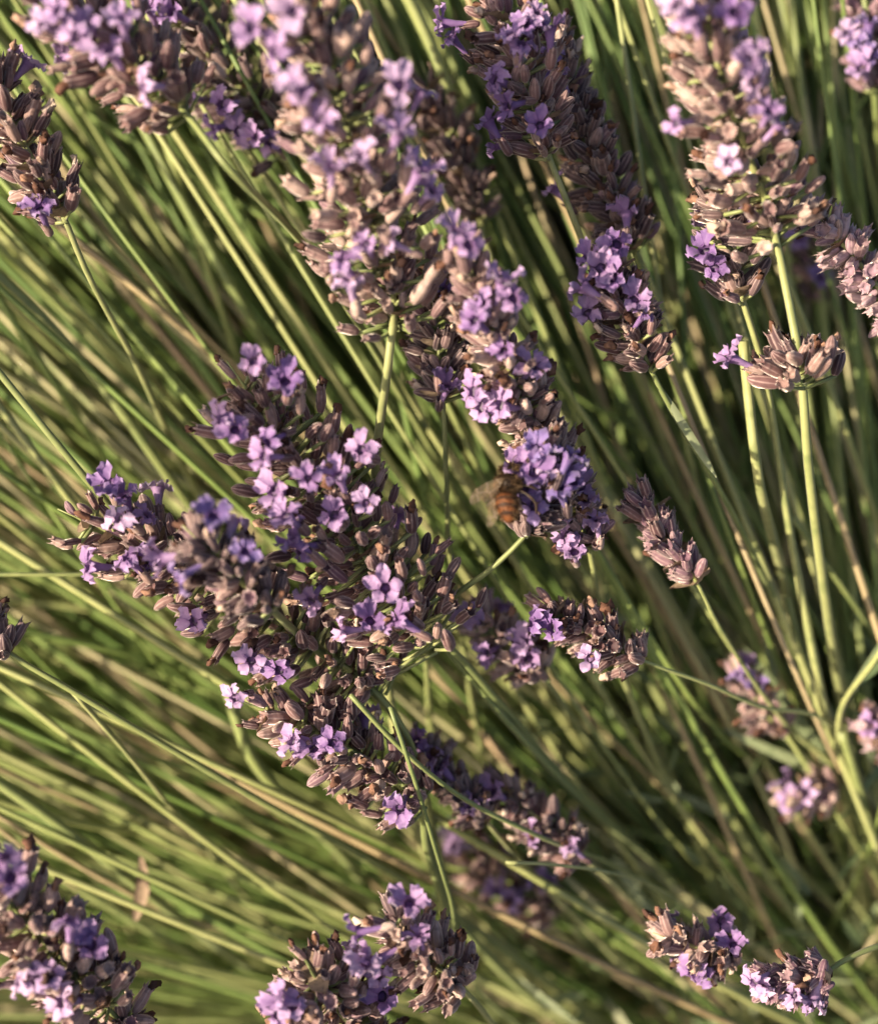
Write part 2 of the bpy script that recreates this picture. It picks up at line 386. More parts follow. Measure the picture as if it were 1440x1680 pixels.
    # flowers where the photograph shows them, on the side of the spike that faces there
    def put(Q, dirn, i):
        up = axis(Ls * .5)[1]
        fr = frame(dirn, Matrix.Rotation(rn.uniform(-.5, .5), 3, dirn) @ up)
        fr = Matrix((-fr.col[1], fr.col[0], fr.col[2])).transposed()   # upper lip towards the tip
        sz = sc * rn.uniform(0.68, 0.95)
        mk = fcol if rn.random() < .7 else rn.choice(('violet', 'lilac'))
        link('flower', rn.choice(FLOWER[mk]), root, Matrix.Translation(Q - org) @ fr.to_4x4() @ Matrix.Scale(sz, 4))
        foot = Q - dirn * 0.0046 * sz
        cd = dirn
        link('calyx', CALYX[palette][rn.choice((0, 1, 4))], root, Matrix.Translation(foot - cd * 0.0036 - org) @ frame(cd).to_4x4() @ Matrix.Scale(0.95 * sz, 4))
    for i, (px, py) in enumerate(flowers):
        best = min(range(len(path_spike)), key=lambda k: (pix(path_spike[k])[0] - px) ** 2 + (pix(path_spike[k])[1] - py) ** 2)
        p = path_spike[best]; up = (path_spike[max(best - 1, 0)] - path_spike[min(best + 1, len(path_spike) - 1)]).normalized()
        dm = depth_mm(p); flat = at(px, py, dm); off = (flat - p).length; Rm = W * 1.14
        fwd = math.sqrt(max(0.0, Rm * Rm - off * off)) if off < Rm else 0.0
        fwd = min(fwd, Rm * .95) * rn.uniform(0.8, 1.0)
        Q = at(px, py, dm - fwd * 1000 + rn.uniform(-1, 1))
        dirn = (Q - (p - up * 0.004)); dirn.normalize()
        dirn = (dirn + Vector((rn.gauss(0, .4), rn.gauss(0, .4), rn.gauss(0, .4))) + up * 0.35).normalized()
        put(Q, dirn, i)
    for i in range(scatter):
        s = rn.uniform(.1, .95) * Ls; p, up = axis(s); a = rn.uniform(0, 6.28); rd = frame(up) @ Vector((math.cos(a), math.sin(a), 0))
        if rd.dot(FW) < 0.2: continue
        put(p + rd * W, (rd + up * .5).normalized(), i)
    for (px, py, mm, dx, dy, dz, sl) in leaves:
        p = at(px, py, mm); d = Vector((1, 0, 0)) * dx - UP * dy + FW * dz
        link('leaf', LEAF[rn.randrange(4)], root, Matrix.Translation(p - org) @ frame(d, -FW).to_4x4() @ Matrix.Rotation(1.57, 4, 'Z') @ Matrix.Scale(sl, 4))
    return root

LAV = [
 # centre of the picture
 dict(label='tall broad dark brown lavender head whose stem leads on beside the dark parallel stems', spike=[(372, 592, -8), (520, 800, -3), (688, 1030, 4)], w=128, palette='brown',
      flowers=[(415, 592), (468, 625), (385, 705), (360, 688), (432, 748), (505, 785), (450, 805), (468, 845), (480, 885), (548, 845), (600, 825), (555, 780), (592, 738), (562, 1035), (608, 1018), (652, 1015), (510, 985), (492, 900), (632, 965), (440, 725)],
      stem=[(735, 1060, 10), (900, 1250, 40), (1080, 1440, 90)], per=13, srad=1.3, dry=.6, tipgrow=.6),
 dict(label='long leaning lavender head with outstretched buds and violet flowers at its tip', spike=[(95, 835, 0), (300, 930, 4), (600, 1120, 10)], w=100, palette='brown',
      flowers=[(178, 795), (205, 812), (242, 845), (145, 930), (208, 915), (238, 922), (318, 1020), (412, 1085), (458, 1100), (195, 850)],
      stem=[(660, 1195, 10), (720, 1400, 45), (780, 1600, 100)], per=10, dry=.5, theta=(45, 80), tipgrow=.6),
 dict(label='soft focused lavender head pointing outward from between the two sharp heads', spike=[(300, 862, -24), (345, 905, -22), (430, 985, -16)], w=66, palette='dark',
      flowers=[(350, 845), (402, 905), (292, 948)], stem=[(500, 1050, 4), (650, 1180, 22), (690, 1300, 30), (745, 1500, 50)], per=10, srad=1.3, fcol='blue'),
 dict(label='lavender head with a row of lit buds and pale flowers hanging under the larger heads', spike=[(395, 1150, 2), (520, 1200, 4), (680, 1310, 10)], w=76, palette='brown',
      flowers=[(385, 1145), (480, 1215), (515, 1228), (655, 1328), (545, 1218)], stem=[(700, 1390, 22), (730, 1490, 40), (790, 1640, 95)], per=10, srad=1.6, dry=.4),
 # upper middle
 dict(label='big sunlit lavender head full of pale lilac flowers above a shadow striped stem', spike=[(470, -90, -36), (560, 180, -26), (645, 500, -10)], w=114, palette='tan',
      flowers=[(412, 45), (450, 85), (480, 20), (490, 150), (525, 195), (545, 275), (590, 255), (655, 140), (692, 150), (655, 215), (690, 280), (708, 312), (640, 398), (562, 425), (572, 458), (600, 400), (480, 140)],
      stem=[(640, 570, -12), (615, 800, 10), (640, 1150, 30), (745, 1480, 70)], per=13, srad=1.3, fcol='lilac', dry=.35),
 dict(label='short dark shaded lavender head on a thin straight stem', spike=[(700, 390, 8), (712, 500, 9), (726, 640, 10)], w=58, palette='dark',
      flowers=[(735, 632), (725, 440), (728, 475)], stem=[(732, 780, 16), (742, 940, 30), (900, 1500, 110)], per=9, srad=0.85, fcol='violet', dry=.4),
 dict(label='slender lavender head with pink lilac tip flowers running down behind the bee', spike=[(745, 365, -24), (815, 560, -14), (880, 700, -2), (960, 880, 10)], w=60, palette='tan',
      flowers=[(748, 378), (768, 402), (825, 462), (842, 490), (790, 498), (778, 525), (826, 575), (875, 600), (775, 642), (820, 665), (788, 668), (960, 820), (978, 852), (925, 878), (942, 905), (952, 800)],
      stem=[(985, 1000, 22), (1080, 1250, 60)], per=9, srad=0.95, fcol='lilac', dry=.55),
 dict(label='blue violet lavender head that the bee clings to on a stem bent sideways', spike=[(905, 700, -10), (895, 780, -8), (872, 862, -4)], w=58, palette='dark',
      flowers=[(880, 735), (935, 745), (876, 775), (905, 765), (875, 830), (918, 800), (852, 765), (862, 800), (940, 790)],
      stem=[(815, 925, 0), (730, 992, 8), (700, 1100, 40), (800, 1500, 120)], per=9, srad=0.95, fcol='blue', base=(1350, 2000), dry=.2),
 dict(label='open lavender head with scattered violet flowers ending in a green bare stalk', spike=[(800, -70, -6), (850, 90, -4), (893, 238, 0)], w=74, palette='brown',
      flowers=[(725, 38), (838, 58), (862, 40), (882, 20), (856, 72), (902, 42), (810, 130), (832, 175), (800, 200), (885, 205), (740, 60)],
      stem=[(925, 320, 4), (960, 410, 10), (1150, 900, 90)], per=9, srad=1.1, dry=.4),
 dict(label='narrow brown lavender head hidden in shade behind an open violet flowered head', spike=[(890, 20, 14), (950, 210, 16), (1035, 395, 18)], w=58, palette='dark',
      flowers=[(905, 90), (916, 125), (1028, 350), (908, 308)], stem=[(1090, 560, 30), (1250, 950, 110)], per=11, srad=1.0, dry=.6),
 dict(label='short stubby lavender head ringed by dark eyed violet flowers', spike=[(985, 400, -4), (1010, 480, -2), (1058, 588, 2)], w=58, palette='brown',
      flowers=[(965, 420), (1003, 455), (1012, 400), (955, 470), (1042, 490), (1058, 512), (962, 512), (985, 440)],
      stem=[(1100, 670, 6), (1160, 770, 14), (1225, 890, 26), (1330, 1150, 80)], per=9, srad=1.0, leaves=[(1085, 640, 5, .55, .85, .1, .8)]),
 # upper right
 dict(label='big pale sunlit lavender head of tan buds with a separate whorl below', spike=[(1130, -110, -34), (1180, 120, -26), (1262, 355, -10), (1290, 480, -6), (1312, 602, -4)], w=98, palette='tan',
      flowers=[(1112, 8), (1135, 22), (1205, 20), (1228, 100), (1238, 135), (1262, 182), (1277, 205), (1108, 202), (1195, 265), (1240, 78), (1195, 585)],
      stem=[(1325, 760, 4), (1350, 960, 24), (1385, 1180, 60)], per=13, srad=1.35, fcol='lilac', gap=(.69, .94), whorls=15, dry=.3),
 dict(label='dark dry lavender head tucked under the big pale head', spike=[(1165, 260, 0), (1195, 360, 2), (1212, 470, 4)], w=66, palette='dark',
      flowers=[(1155, 410), (1172, 440), (1242, 352)], stem=[(1250, 600, 10), (1300, 900, 28), (1345, 1130, 40), (1400, 1380, 75)], per=9, srad=1.15, dry=.6),
 dict(label='pale pink lavender head of closed layered buds with no open flowers', spike=[(1305, 335, 2), (1390, 410, 4), (1520, 590, 8)], w=52, palette='pink',
      flowers=[], stem=[(1620, 800, 25)], per=10, srad=1.1, base=(1750, 2050), dry=.0, scatter=0, theta=(50, 80)),
 dict(label='small blurred lavender head behind the pink closed head', spike=[(1305, 345, 62), (1330, 410, 64), (1352, 480, 66)], w=50, palette='mauve',
      flowers=[(1310, 390), (1372, 400), (1345, 455)], stem=[(1385, 560, 72), (1450, 760, 100)], per=8, srad=1.5, fcol='blue', dry=.1),
 dict(label='blue flowered lavender head tip standing clear beside brown shade', spike=[(1405, -90, 36), (1420, 20, 38), (1432, 130, 40)], w=48, palette='mauve',
      flowers=[(1400, 60), (1425, 92), (1390, 55), (1412, 112), (1425, 40)], stem=[(1445, 300, 60), (1480, 700, 140)], per=8, srad=1.7, fcol='blue', dry=.1, base=(1600, 2000)),
 # upper left
 dict(label='sunlit brown lavender head with one dark violet flower at its foot', spike=[(-45, 60, -10), (20, 200, -6), (98, 340, -2)], w=64, palette='brown',
      flowers=[(65, 340)], stem=[(140, 440, 4), (215, 580, 20), (420, 950, 80)], per=9, srad=1.2, dry=.6, theta=(35, 65)),
 dict(label='soft lilac flowered lavender head leaning across pale green stems', spike=[(40, -60, -26), (130, 30, -24), (285, 165, -20)], w=95, palette='brown',
      flowers=[(95, 18), (142, 42), (180, 82), (235, 142), (70, 40), (125, 60), (200, 30)], stem=[(370, 270, -30), (520, 430, 0), (850, 1000, 90)], per=11, srad=1.1, fcol='lilac', base=(1350, 2000)),
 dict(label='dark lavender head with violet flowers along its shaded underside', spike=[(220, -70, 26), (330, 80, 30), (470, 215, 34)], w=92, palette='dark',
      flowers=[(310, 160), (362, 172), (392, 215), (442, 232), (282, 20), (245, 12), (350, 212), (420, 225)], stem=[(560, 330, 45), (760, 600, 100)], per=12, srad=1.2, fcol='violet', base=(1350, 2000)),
 dict(label='thin dim brown lavender head half hidden by the big lilac head', spike=[(690, 100, 38), (735, 220, 40), (778, 345, 42)], w=46, palette='dark',
      flowers=[], stem=[(800, 410, 46), (900, 700, 90)], per=9, srad=1.3, dry=.6),
 # middle right
 dict(label='small slim purple lavender head in closed bud on a thin stem', spike=[(1040, 805, 6), (1080, 870, 8), (1136, 945, 10)], w=36, palette='mauve',
      flowers=[], stem=[(1180, 1030, 18), (1290, 1190, 45), (1390, 1290, 60)], per=7, srad=0.85, dry=.05, scatter=0, theta=(25, 45)),
 dict(label='short brown lavender head with violet flowers on one side over a curved stem', spike=[(872, 975, 6), (950, 1030, 8), (1040, 1078, 10)], w=46, palette='brown',
      flowers=[(872, 1022), (905, 1030), (968, 1080)], stem=[(1160, 1122, 18), (1250, 1160, 28), (1345, 1178, 40), (1420, 1350, 90)], per=9, srad=0.75, dry=.3),
 dict(label='blurred pinkish lavender head below the bent stem', spike=[(765, 990, 24), (815, 1045, 26), (880, 1100, 28)], w=56, palette='tan',
      flowers=[(772, 1005), (800, 1072), (866, 1080), (860, 1055)], stem=[(960, 1210, 60), (1080, 1380, 100)], per=9, srad=1.0, fcol='lilac', dry=.3),
 dict(label='little lavender head with violet flowers peeping behind crossing green stems', spike=[(668, 1195, 22), (710, 1250, 24), (790, 1340, 26)], w=36, palette='dark',
      flowers=[(682, 1215), (702, 1245), (722, 1258), (770, 1325)], stem=[(880, 1440, 50)], per=7, srad=0.9),
 dict(label='brown lavender head with a lilac flower at each end among leaning stems', spike=[(795, 1275, 30), (865, 1330, 32), (942, 1395, 34)], w=48, palette='brown',
      flowers=[(808, 1298), (870, 1372), (936, 1390)], stem=[(1060, 1500, 60)], per=10, srad=0.9, dry=.5),
 dict(label='very blurred lavender head low among the stems with blue flowers', spike=[(725, 1375, 62), (810, 1430, 66), (905, 1490, 70)], w=58, palette='brown',
      flowers=[(745, 1385), (838, 1475), (902, 1450), (880, 1440), (815, 1460)], stem=[(1000, 1580, 110)], per=9, srad=0.9, fcol='blue'),
 dict(label='tiny lavender head with blue flowers deep beside a leafy stem joint', spike=[(1200, 1090, 44), (1235, 1140, 46), (1275, 1195, 48)], w=34, palette='tan',
      flowers=[(1212, 1105), (1246, 1122)], stem=[(1340, 1280, 75)], per=8, srad=0.9, fcol='blue'),
 dict(label='small blurred pinkish brown lavender head lying under the forked leaves', spike=[(1285, 1312, 52), (1320, 1305, 53), (1360, 1292, 54)], w=30, palette='tan',
      flowers=[(1298, 1312), (1322, 1300)], stem=[(1420, 1330, 80)], per=8, srad=0.9),
 dict(label='tiny pink lavender head beside the pale side shoot', spike=[(1415, 1175, 42), (1450, 1200, 44), (1490, 1240, 46)], w=28, palette='pink',
      flowers=[(1428, 1192)], stem=[(1540, 1350, 80)], per=8, srad=0.9, base=(1700, 2050)),
 # bottom edge
 dict(label='plump sunlit lavender head with cream dry buds and lilac flowers', spike=[(-50, 1400, -26), (50, 1520, -18), (160, 1635, -8)], w=92, palette='tan',
      flowers=[(10, 1405), (18, 1440), (115, 1510), (150, 1550), (82, 1600), (30, 1612), (60, 1608), (100, 1645), (140, 1530)],
      stem=[(205, 1685, -2), (300, 1770, 30)], per=14, srad=0.9, fcol='lilac', base=(900, 2300), dry=.6),
 dict(label='rounded lavender head seen end on with mauve flower at each side', spike=[(500, 1575, -16), (540, 1640, -4), (600, 1740, 12)], w=95, palette='tan',
      flowers=[(458, 1640), (600, 1580), (622, 1600), (628, 1635), (455, 1665), (480, 1650)], stem=[(680, 1850, 30)], per=14, srad=1.0, fcol='lilac', base=(1100, 2250), dry=.6, tipgrow=.75),
 dict(label='grey brown lavender head with few violet flowers behind the rounded end on head', spike=[(620, 1495, -12), (670, 1545, -8), (745, 1610, 0)], w=72, palette='tan',
      flowers=[(672, 1480), (586, 1530), (688, 1535), (612, 1580)], stem=[(840, 1720, 50)], per=11, srad=0.9, base=(1250, 2200), dry=.5),
 dict(label='small lavender head with orange dry tips beside a dark hollow', spike=[(1070, 1530, 10), (1120, 1548, 12), (1192, 1568, 16)], w=44, palette='tan',
      flowers=[(1182, 1510), (1202, 1548), (1135, 1596), (1150, 1600)], stem=[(1300, 1640, 45)], per=10, srad=0.8, base=(1550, 2100), dry=.7),
 dict(label='small drooping lavender head with pale pink flowers below, its stem arching away', spike=[(1242, 1612, 0), (1290, 1612, 0), (1345, 1598, 0)], w=40, palette='mauve',
      flowers=[(1235, 1612), (1335, 1640), (1302, 1632), (1252, 1622), (1320, 1645)], stem=[(1395, 1570, 2), (1470, 1545, 8), (1580, 1620, 60)], per=9, srad=1.0, fcol='lilac', base=(1750, 2100), dry=.2),
 dict(label='stray pair of dry buds on a thin twig below the plump head', spike=[(222, 1642, -4), (215, 1660, -3), (205, 1680, -2)], w=16, palette='tan',
      flowers=[], stem=[(240, 1730, 10), (330, 1800, 40)], per=3, whorls=2, srad=0.5, base=(900, 2300), dry=.8, scatter=0),
 dict(label='faint lilac lavender head lost in the depth behind the tall brown head', spike=[(205, 660, 190), (218, 690, 192), (235, 730, 195)], w=34, palette='mauve',
      flowers=[(212, 685), (222, 695)], stem=[(300, 860, 220)], per=6, srad=1.0, fcol='violet', base=(900, 1700)),
 dict(label='faint blue lavender head lost in the depth below the leaning head', spike=[(175, 1000, 150), (205, 1030, 152), (240, 1070, 155)], w=38, palette='mauve',
      flowers=[(190, 1015), (205, 1040), (222, 1035)], stem=[(330, 1180, 180)], per=6, srad=1.0, fcol='blue', base=(900, 1800)),
 dict(label='dark lavender head at the upper end of a long pale slanting stem', spike=[(-70, 960, 0), (-35, 1010, 1), (5, 1062, 2)], w=40, palette='dark',
      flowers=[], stem=[(130, 1140, 6), (420, 1310, 24), (700, 1470, 48)], per=8, srad=1.1, dry=.4),
]
PLANTS = [lavender(seed=100 + i, **d) for i, d in enumerate(LAV)]

# ------------------------------------------------------------------ the bush goes on beside the view, on the sunny side
def copy_plant(root, off, rz, label):
    c = root.copy(); COL.objects.link(c); c.location = root.location + off; c.rotation_euler = (0, 0, rz); c['label'] = label
    c['group'] = 'lavender stems of the same bush outside the view'
    for ch in KIDS.get(root.name, ()):
        k = ch.copy(); COL.objects.link(k); k.parent = c
        for g in KIDS.get(ch.name, ()):
            q = g.copy(); COL.objects.link(q); q.parent = k
KIDS = {}
for o in list(COL.objects):
    if o.parent: KIDS.setdefault(o.parent.name, []).append(o)
rnb = random.Random(9)
for off in (Vector((-.20, -.06, 0)), Vector((-.30, .02, 0)), Vector((-.42, -.10, 0))):
    for root, d in zip(PLANTS, LAV):
        o = off + Vector((rnb.uniform(-.03, .03), rnb.uniform(-.04, .06), 0))
        ps = [at(*p) + o for p in d['spike'] + d['stem'][:2]]
        if rnb.random() < .62 or any(p.y < .04 for p in ps): continue
        if any(-150 < pix(p)[0] < 1600 and -150 < pix(p)[1] < 1900 for p in ps): continue
        copy_plant(root, o, 0.0, 'lavender stem of the same bush standing on its sunny side outside the view')

# ------------------------------------------------------------------ honey bee on the bent stem's head
def bee():
    H = at(836, 764, -13); T = at(828, 852, -18)
    ax = (H - T).normalized(); L = 0.0118
    C = (H + T) * 0.5
    side = frame(ax, (-FW + Vector((-1.0, 0, 0)) + UP * 0.1))          # x = the bee's back, turned left and out
    X, Y, Z = side.col[0], side.col[1], side.col[2]
    root = empty('honey_bee', C); tag(root, 'brown and amber striped honey bee with clear wings clinging to flowers', 'bee')
    def P(x, y, z): return (X * x + Y * y + Z * z) * 0.92
    prof = [(-.0062, .0001), (-.0059, .0008), (-.0050, .0016), (-.0040, .0021), (-.0030, .00235), (-.0020, .0024), (-.0011, .0021), (-.0004, .0013), (0, .0010), (.0004, .0014), (.0012, .0021), (.0022, .0023), (.0031, .0020), (.0037, .0012), (.0040, .0009), (.0043, .0013), (.0049, .0018), (.0055, .0017), (.0061, .0010), (.0064, .0001)]
    v, f, tn = [], [], []; N = 20
    for (z, r) in prof:
        for j in range(N):
            a = 2 * math.pi * j / N; bend = -0.10 * (z if z < 0 else 0) * -1
            v.append(P(r * math.cos(a) * 0.95 - 0.9 * max(0, -z - .002) * .35, r * math.sin(a), z)); tn.append((z + 0.0064) / 0.0128)
    for i in range(len(prof) - 1):
        for j in range(N):
            a = i * N + j; b = i * N + (j + 1) % N; f.append((a, b, b + N, a + N))
    m, n, p, o = new_mat('bee_body')
    dk, am, tn_ = (0.012, 0.007, 0.005), (0.16, 0.052, 0.014), (0.022, 0.013, 0.008)
    stops = [(0.0, dk), (0.06, am), (0.12, dk), (0.16, am), (0.23, dk), (0.265, am), (0.335, dk), (0.36, am), (0.44, dk), (0.50, tn_), (0.75, tn_), (0.80, dk)]
    c = ramp(n, stops, attr(n)); n.links.new(c, p.inputs['Base Color']); p.inputs['Roughness'].default_value = 0.65; p.inputs['Specular IOR Level'].default_value = 0.25
    bump(n, p, noise_tex(n, 1500, 2), .4, .0002)
    link('body', mesh('body', v, f, m, True, tn), root)
    rb = random.Random(5); hv, hf = [], []
    for k in range(5200):
        z = rb.uniform(-.0058, .0056)
        if z < -.0004 and rb.random() < .55: continue
        r = 0.0001
        for (a, b) in zip(prof[:-1], prof[1:]):
            if a[0] <= z <= b[0]: r = a[1] + (b[1] - a[1]) * (z - a[0]) / (b[0] - a[0])
        a = rb.uniform(0, 6.283); xo = -0.9 * max(0, -z - .002) * .35
        b0 = P(r * .95 * math.cos(a) + xo, r * math.sin(a), z); d = P(math.cos(a), math.sin(a), -0.5 + rb.gauss(0, .3)).normalized()
        l = rb.uniform(.0006, .0013) * (1.0 if z > -.0004 else .6); s = d.orthogonal().normalized() * .00006; s = Matrix.Rotation(rb.uniform(0, 3), 3, d) @ s
        q = len(hv); hv += [b0 - s, b0 + s, b0 + d * l]; hf.append((q, q + 1, q + 2))
    hm = simple_mat('bee_hair', [(0, (0.05, 0.028, 0.012)), (.6, (0.14, 0.08, 0.035)), (1, (0.28, 0.17, 0.085))], .7, 500, 0.2, True)
    tag(link('fuzz', mesh('fuzz', hv, hf, hm, False), root), kind='stuff')
    # wings
    wm, n, p, o = new_mat('bee_wing')
    p.inputs['Base Color'].default_value = (0.34, 0.26, 0.18, 1); p.inputs['Roughness'].default_value = 0.2; p.inputs['Specular IOR Level'].default_value = 0.8
    tr = n.nodes.new('ShaderNodeBsdfTransparent'); tr.inputs[0].default_value = (1, .95, .88, 1); ms = n.nodes.new('ShaderNodeMixShader')
    vz = n.nodes.new('ShaderNodeTexVoronoi'); vz.feature = 'DISTANCE_TO_EDGE'; vz.inputs['Scale'].default_value = 520
    tc = n.nodes.new('ShaderNodeTexCoord'); n.links.new(tc.outputs['Object'], vz.inputs[0])
    fac = ramp(n, [(0.015, (.7, .7, .7)), (0.06, (.16, .16, .16))], vz.outputs['Distance'])
    n.links.new(fac, ms.inputs[0]); n.links.new(tr.outputs[0], ms.inputs[1]); n.links.new(p.outputs[0], ms.inputs[2]); n.links.new(ms.outputs[0], o.inputs[0])
    RX = Vector((1, 0, 0))
    for (dirv, ln, wd, y) in ((RX * -.80 - UP * .62 - FW * .35, .0078, .0019, .0008), (RX * -.22 - UP * .95 - FW * .25, .0086, .0018, -.0008), (RX * -.66 - UP * .75 - FW * .2, .0056, .0015, .0009), (RX * -.36 - UP * .90 - FW * .4, .0058, .0015, -.0009)):
        d = dirv.normalized(); r0 = P(.0021, y, .0018); s = (d.cross(-FW + UP * .3)).normalized() * (1 if y > 0 else -1)
        nrm = s.cross(d).normalized(); wv, wf = [], []; K = 10
        for lay in (0, 1):
            for i in range(K + 1):
                t = i / K; ww = wd * (math.sin(math.pi * min(1, t * .9 + .06)) ** .6) * (.5 + .6 * t)
                for u in (-.35, .3, 1): wv.append(r0 + d * (ln * t) + s * (ww * u) + nrm * (.0003 * math.sin(u * 2) * t + lay * .00002))
        nn = (K + 1) * 3
        for i in range(K):
            for u in range(2):
                a = i * 3 + u; wf.append((a, a + 1, a + 4, a + 3)); wf.append((nn + a, nn + a + 3, nn + a + 4, nn + a + 1))
        link('wing', mesh('wing', wv, wf, wm), root)
    lm = simple_mat('bee_leg', [(0, (0.03, 0.018, 0.01)), (1, (0.07, 0.04, 0.02))], .5, 900)
    for s in (1, -1):
        for k, (z, bz, ez) in enumerate(((.0028, .0045, .0056), (.0018, .0015, .0022), (.0009, -.0016, -.0030))):
            pa = [P(-.0014, s * .0010, z), P(-.0026, s * .0030, (z + bz) / 2), P(-.0044, s * .0036, bz), P(-.0058, s * .0026, ez)]
            v, f = sweep(catmull(pa, 10), lambda t: .00032 * (1.1 - .6 * t), [(math.cos(a * 1.047), math.sin(a * 1.047)) for a in range(6)])
            link('leg', mesh('leg', v, f, lm), root)
        v, f = sweep(catmull([P(-.0002, s * .0005, .0060), P(.0002, s * .0012, .0074), P(-.0012, s * .0018, .0088)], 8), .00012, DIAM); link('antenna', mesh('antenna', v, f, lm), root)
        ev, ef = [], []
        for i in range(7):
            th = math.pi * i / 6
            for j in range(10):
                a = 2 * math.pi * j / 10; ev.append(P(.0002 + .0007 * math.sin(th) * math.cos(a), s * (.00145 + .0004 * math.sin(th) * math.sin(a)), .0052 + .0010 * math.cos(th)))
        for i in range(6):
            for j in range(10): a = i * 10 + j; b = i * 10 + (j + 1) % 10; ef.append((a, b, b + 10, a + 10))
        link('eye', mesh('eye', ev, ef, lm), root)
bee()

# ------------------------------------------------------------------ bare stems one can follow
def bare(pts, rad, label, seed, base=None, leaves=(), group=None, mat='stem'):
    rn = random.Random(seed); P = [at(*p) for p in pts]
    g = ground_hit(*(base or (1500, 2050)), -0.012); g += Vector((rn.uniform(-.03, .03), rn.uniform(-.03, .03), 0))
    root = empty('bare_stem', Vector((g.x, g.y, 0))); tag(root, label, 'stem', group)
    v, f = sweep(catmull(P + [g], 90), rad * .00082, SQUARE, org=root.location, twist=rn.uniform(0, 1.5))
    link('stalk', mesh('stalk', v, f, M[mat], True), root)
    for (px, py, mm, dx, dy, dz, sl) in leaves:
        p = at(px, py, mm); d = Vector((1, 0, 0)) * dx - UP * dy + FW * dz
        link('leaf', LEAF[rn.randrange(4)], root, Matrix.Translation(p - root.location) @ frame(d, -FW).to_4x4() @ Matrix.Rotation(1.57, 4, 'Z') @ Matrix.Scale(sl, 4))
BARE = [
 ([(-90, 500, -2), (0, 612, 2), (150, 795, 8), (330, 1000, 30), (600, 1300, 90)], 1.05, 'sunlit stem running behind the leaning head with a dark edge', None, ()),
 ([(-90, 560, 20), (0, 668, 24), (140, 850, 34), (500, 1250, 110)], 1.1, 'pale stem running close alongside the dark edged sunlit stem', None, ()),
 ([(-80, 380, 24), (120, 575, 30), (320, 840, 44), (600, 1180, 110)], 1.5, 'bright yellow green stem slanting behind the tall brown head', None, ()),
 ([(120, 20, 34), (215, 170, 38), (300, 330, 42), (430, 555, 52), (640, 900, 110)], 1.5, 'thick bright stem dropping below the soft lilac head', None, ()),
 ([(-60, 943, 18), (60, 943, 18), (200, 948, 22), (480, 1050, 60), (900, 1400, 140)], 0.55, 'thin straight stem lying level behind the leaning head', None, ()),
 ([(120, 1135, 10), (200, 1225, 22), (320, 1370, 50), (560, 1600, 130)], 0.7, 'thin stem branching down from the long pale slanting stem', None, ()),
 ([(370, 1120, 40), (412, 1240, 44), (470, 1310, 50), (560, 1400, 62), (760, 1650, 130)], 1.7, 'blurred pale stem kinked below the hanging flower row', None, ()),
 ([(-60, 1245, 30), (120, 1370, 36), (260, 1480, 48), (480, 1640, 100)], 1.4, 'pale slanting stem passing a curled dead leaf', (1150, 2200), ()),
 ([(-80, 1330, 52), (100, 1440, 58), (320, 1570, 75), (560, 1720, 130)], 1.4, 'second blurred pale stem below the dead leaf', (1100, 2300), ()),
 ([(575, 1140, -6), (660, 1230, 0), (760, 1310, 10), (880, 1370, 22), (1060, 1450, 55)], 0.62, 'dark green stem crossing in front of the hanging flower row', None, ()),
 ([(640, 1160, -4), (680, 1280, 0), (735, 1460, 18), (800, 1640, 60)], 0.6, 'upright thin green stem crossing the dark slanting one', None, ()),
 ([(690, 1010, 14), (820, 1170, 24), (950, 1310, 40), (1140, 1500, 90)], 0.9, 'shaded stem parallel to the tall brown head stem', None, ()),
 ([(1218, 560, 8), (1226, 640, 10), (1243, 780, 16), (1300, 1050, 70)], 1.35, 'pale upright stem ending behind the separate whorl', None, ()),
 ([(1490, 1000, 18), (1430, 1090, 26), (1385, 1150, 36), (1375, 1190, 42), (1400, 1420, 90)], 0.8, 'pale side shoot rising from the stem joint with narrow leaves', None, [(1385, 1150, 36, .55, -.8, -.1, .8), (1400, 1130, 33, .8, -.7, 0, .7)]),
 ([(1290, 980, 46), (1330, 1130, 50), (1385, 1290, 58), (1440, 1430, 80)], 1.2, 'stem bearing a fork of short pale leaves', None, [(1385, 1285, 58, -.85, -.38, -.2, .95), (1385, 1285, 58, -.30, -.95, 0, .8), (1380, 1280, 58, -.62, -.85, -.1, 1.3), (1400, 1320, 60, .5, -.6, .2, .8)]),
 ([(1440, 1000, 50), (1300, 850, 34), (1420, 1020, 50), (1470, 1100, 70)][1:], 0.9, 'thin stem slanting towards the leafy joint', (1650, 2000), ()),
 ([(830, 1415, 14), (900, 1418, 18), (1000, 1432, 26), (1100, 1470, 45)], 0.5, 'short blunt green shoot jutting over the brown head', None, ()),
 ([(1380, 1200, 44), (1410, 1300, 52), (1450, 1420, 70)], 1.5, 'broad pale stem beside the leafy stem joint', (1650, 2050), ()),
 ([(860, -80, 70), (960, 120, 74), (1010, 400, 84), (1050, 700, 100), (1150, 1000, 150)], 1.6, 'bright green stem rising behind the stubby head', None, ()),
 ([(640, -60, 30), (700, 60, 34), (740, 170, 38), (760, 260, 44), (900, 700, 120)], 1.7, 'broad curved pale stem beside the big lilac head', None, ()),
 ([(1270, -60, 60), (1300, 100, 64), (1330, 300, 74), (1400, 700, 120)], 1.9, 'broad blurred pale stem behind the big tan head', (1650, 2050), ()),
]
for i, (p, r, lab, b, lv) in enumerate(BARE): bare(p, r, lab, 500 + i, b, lv)

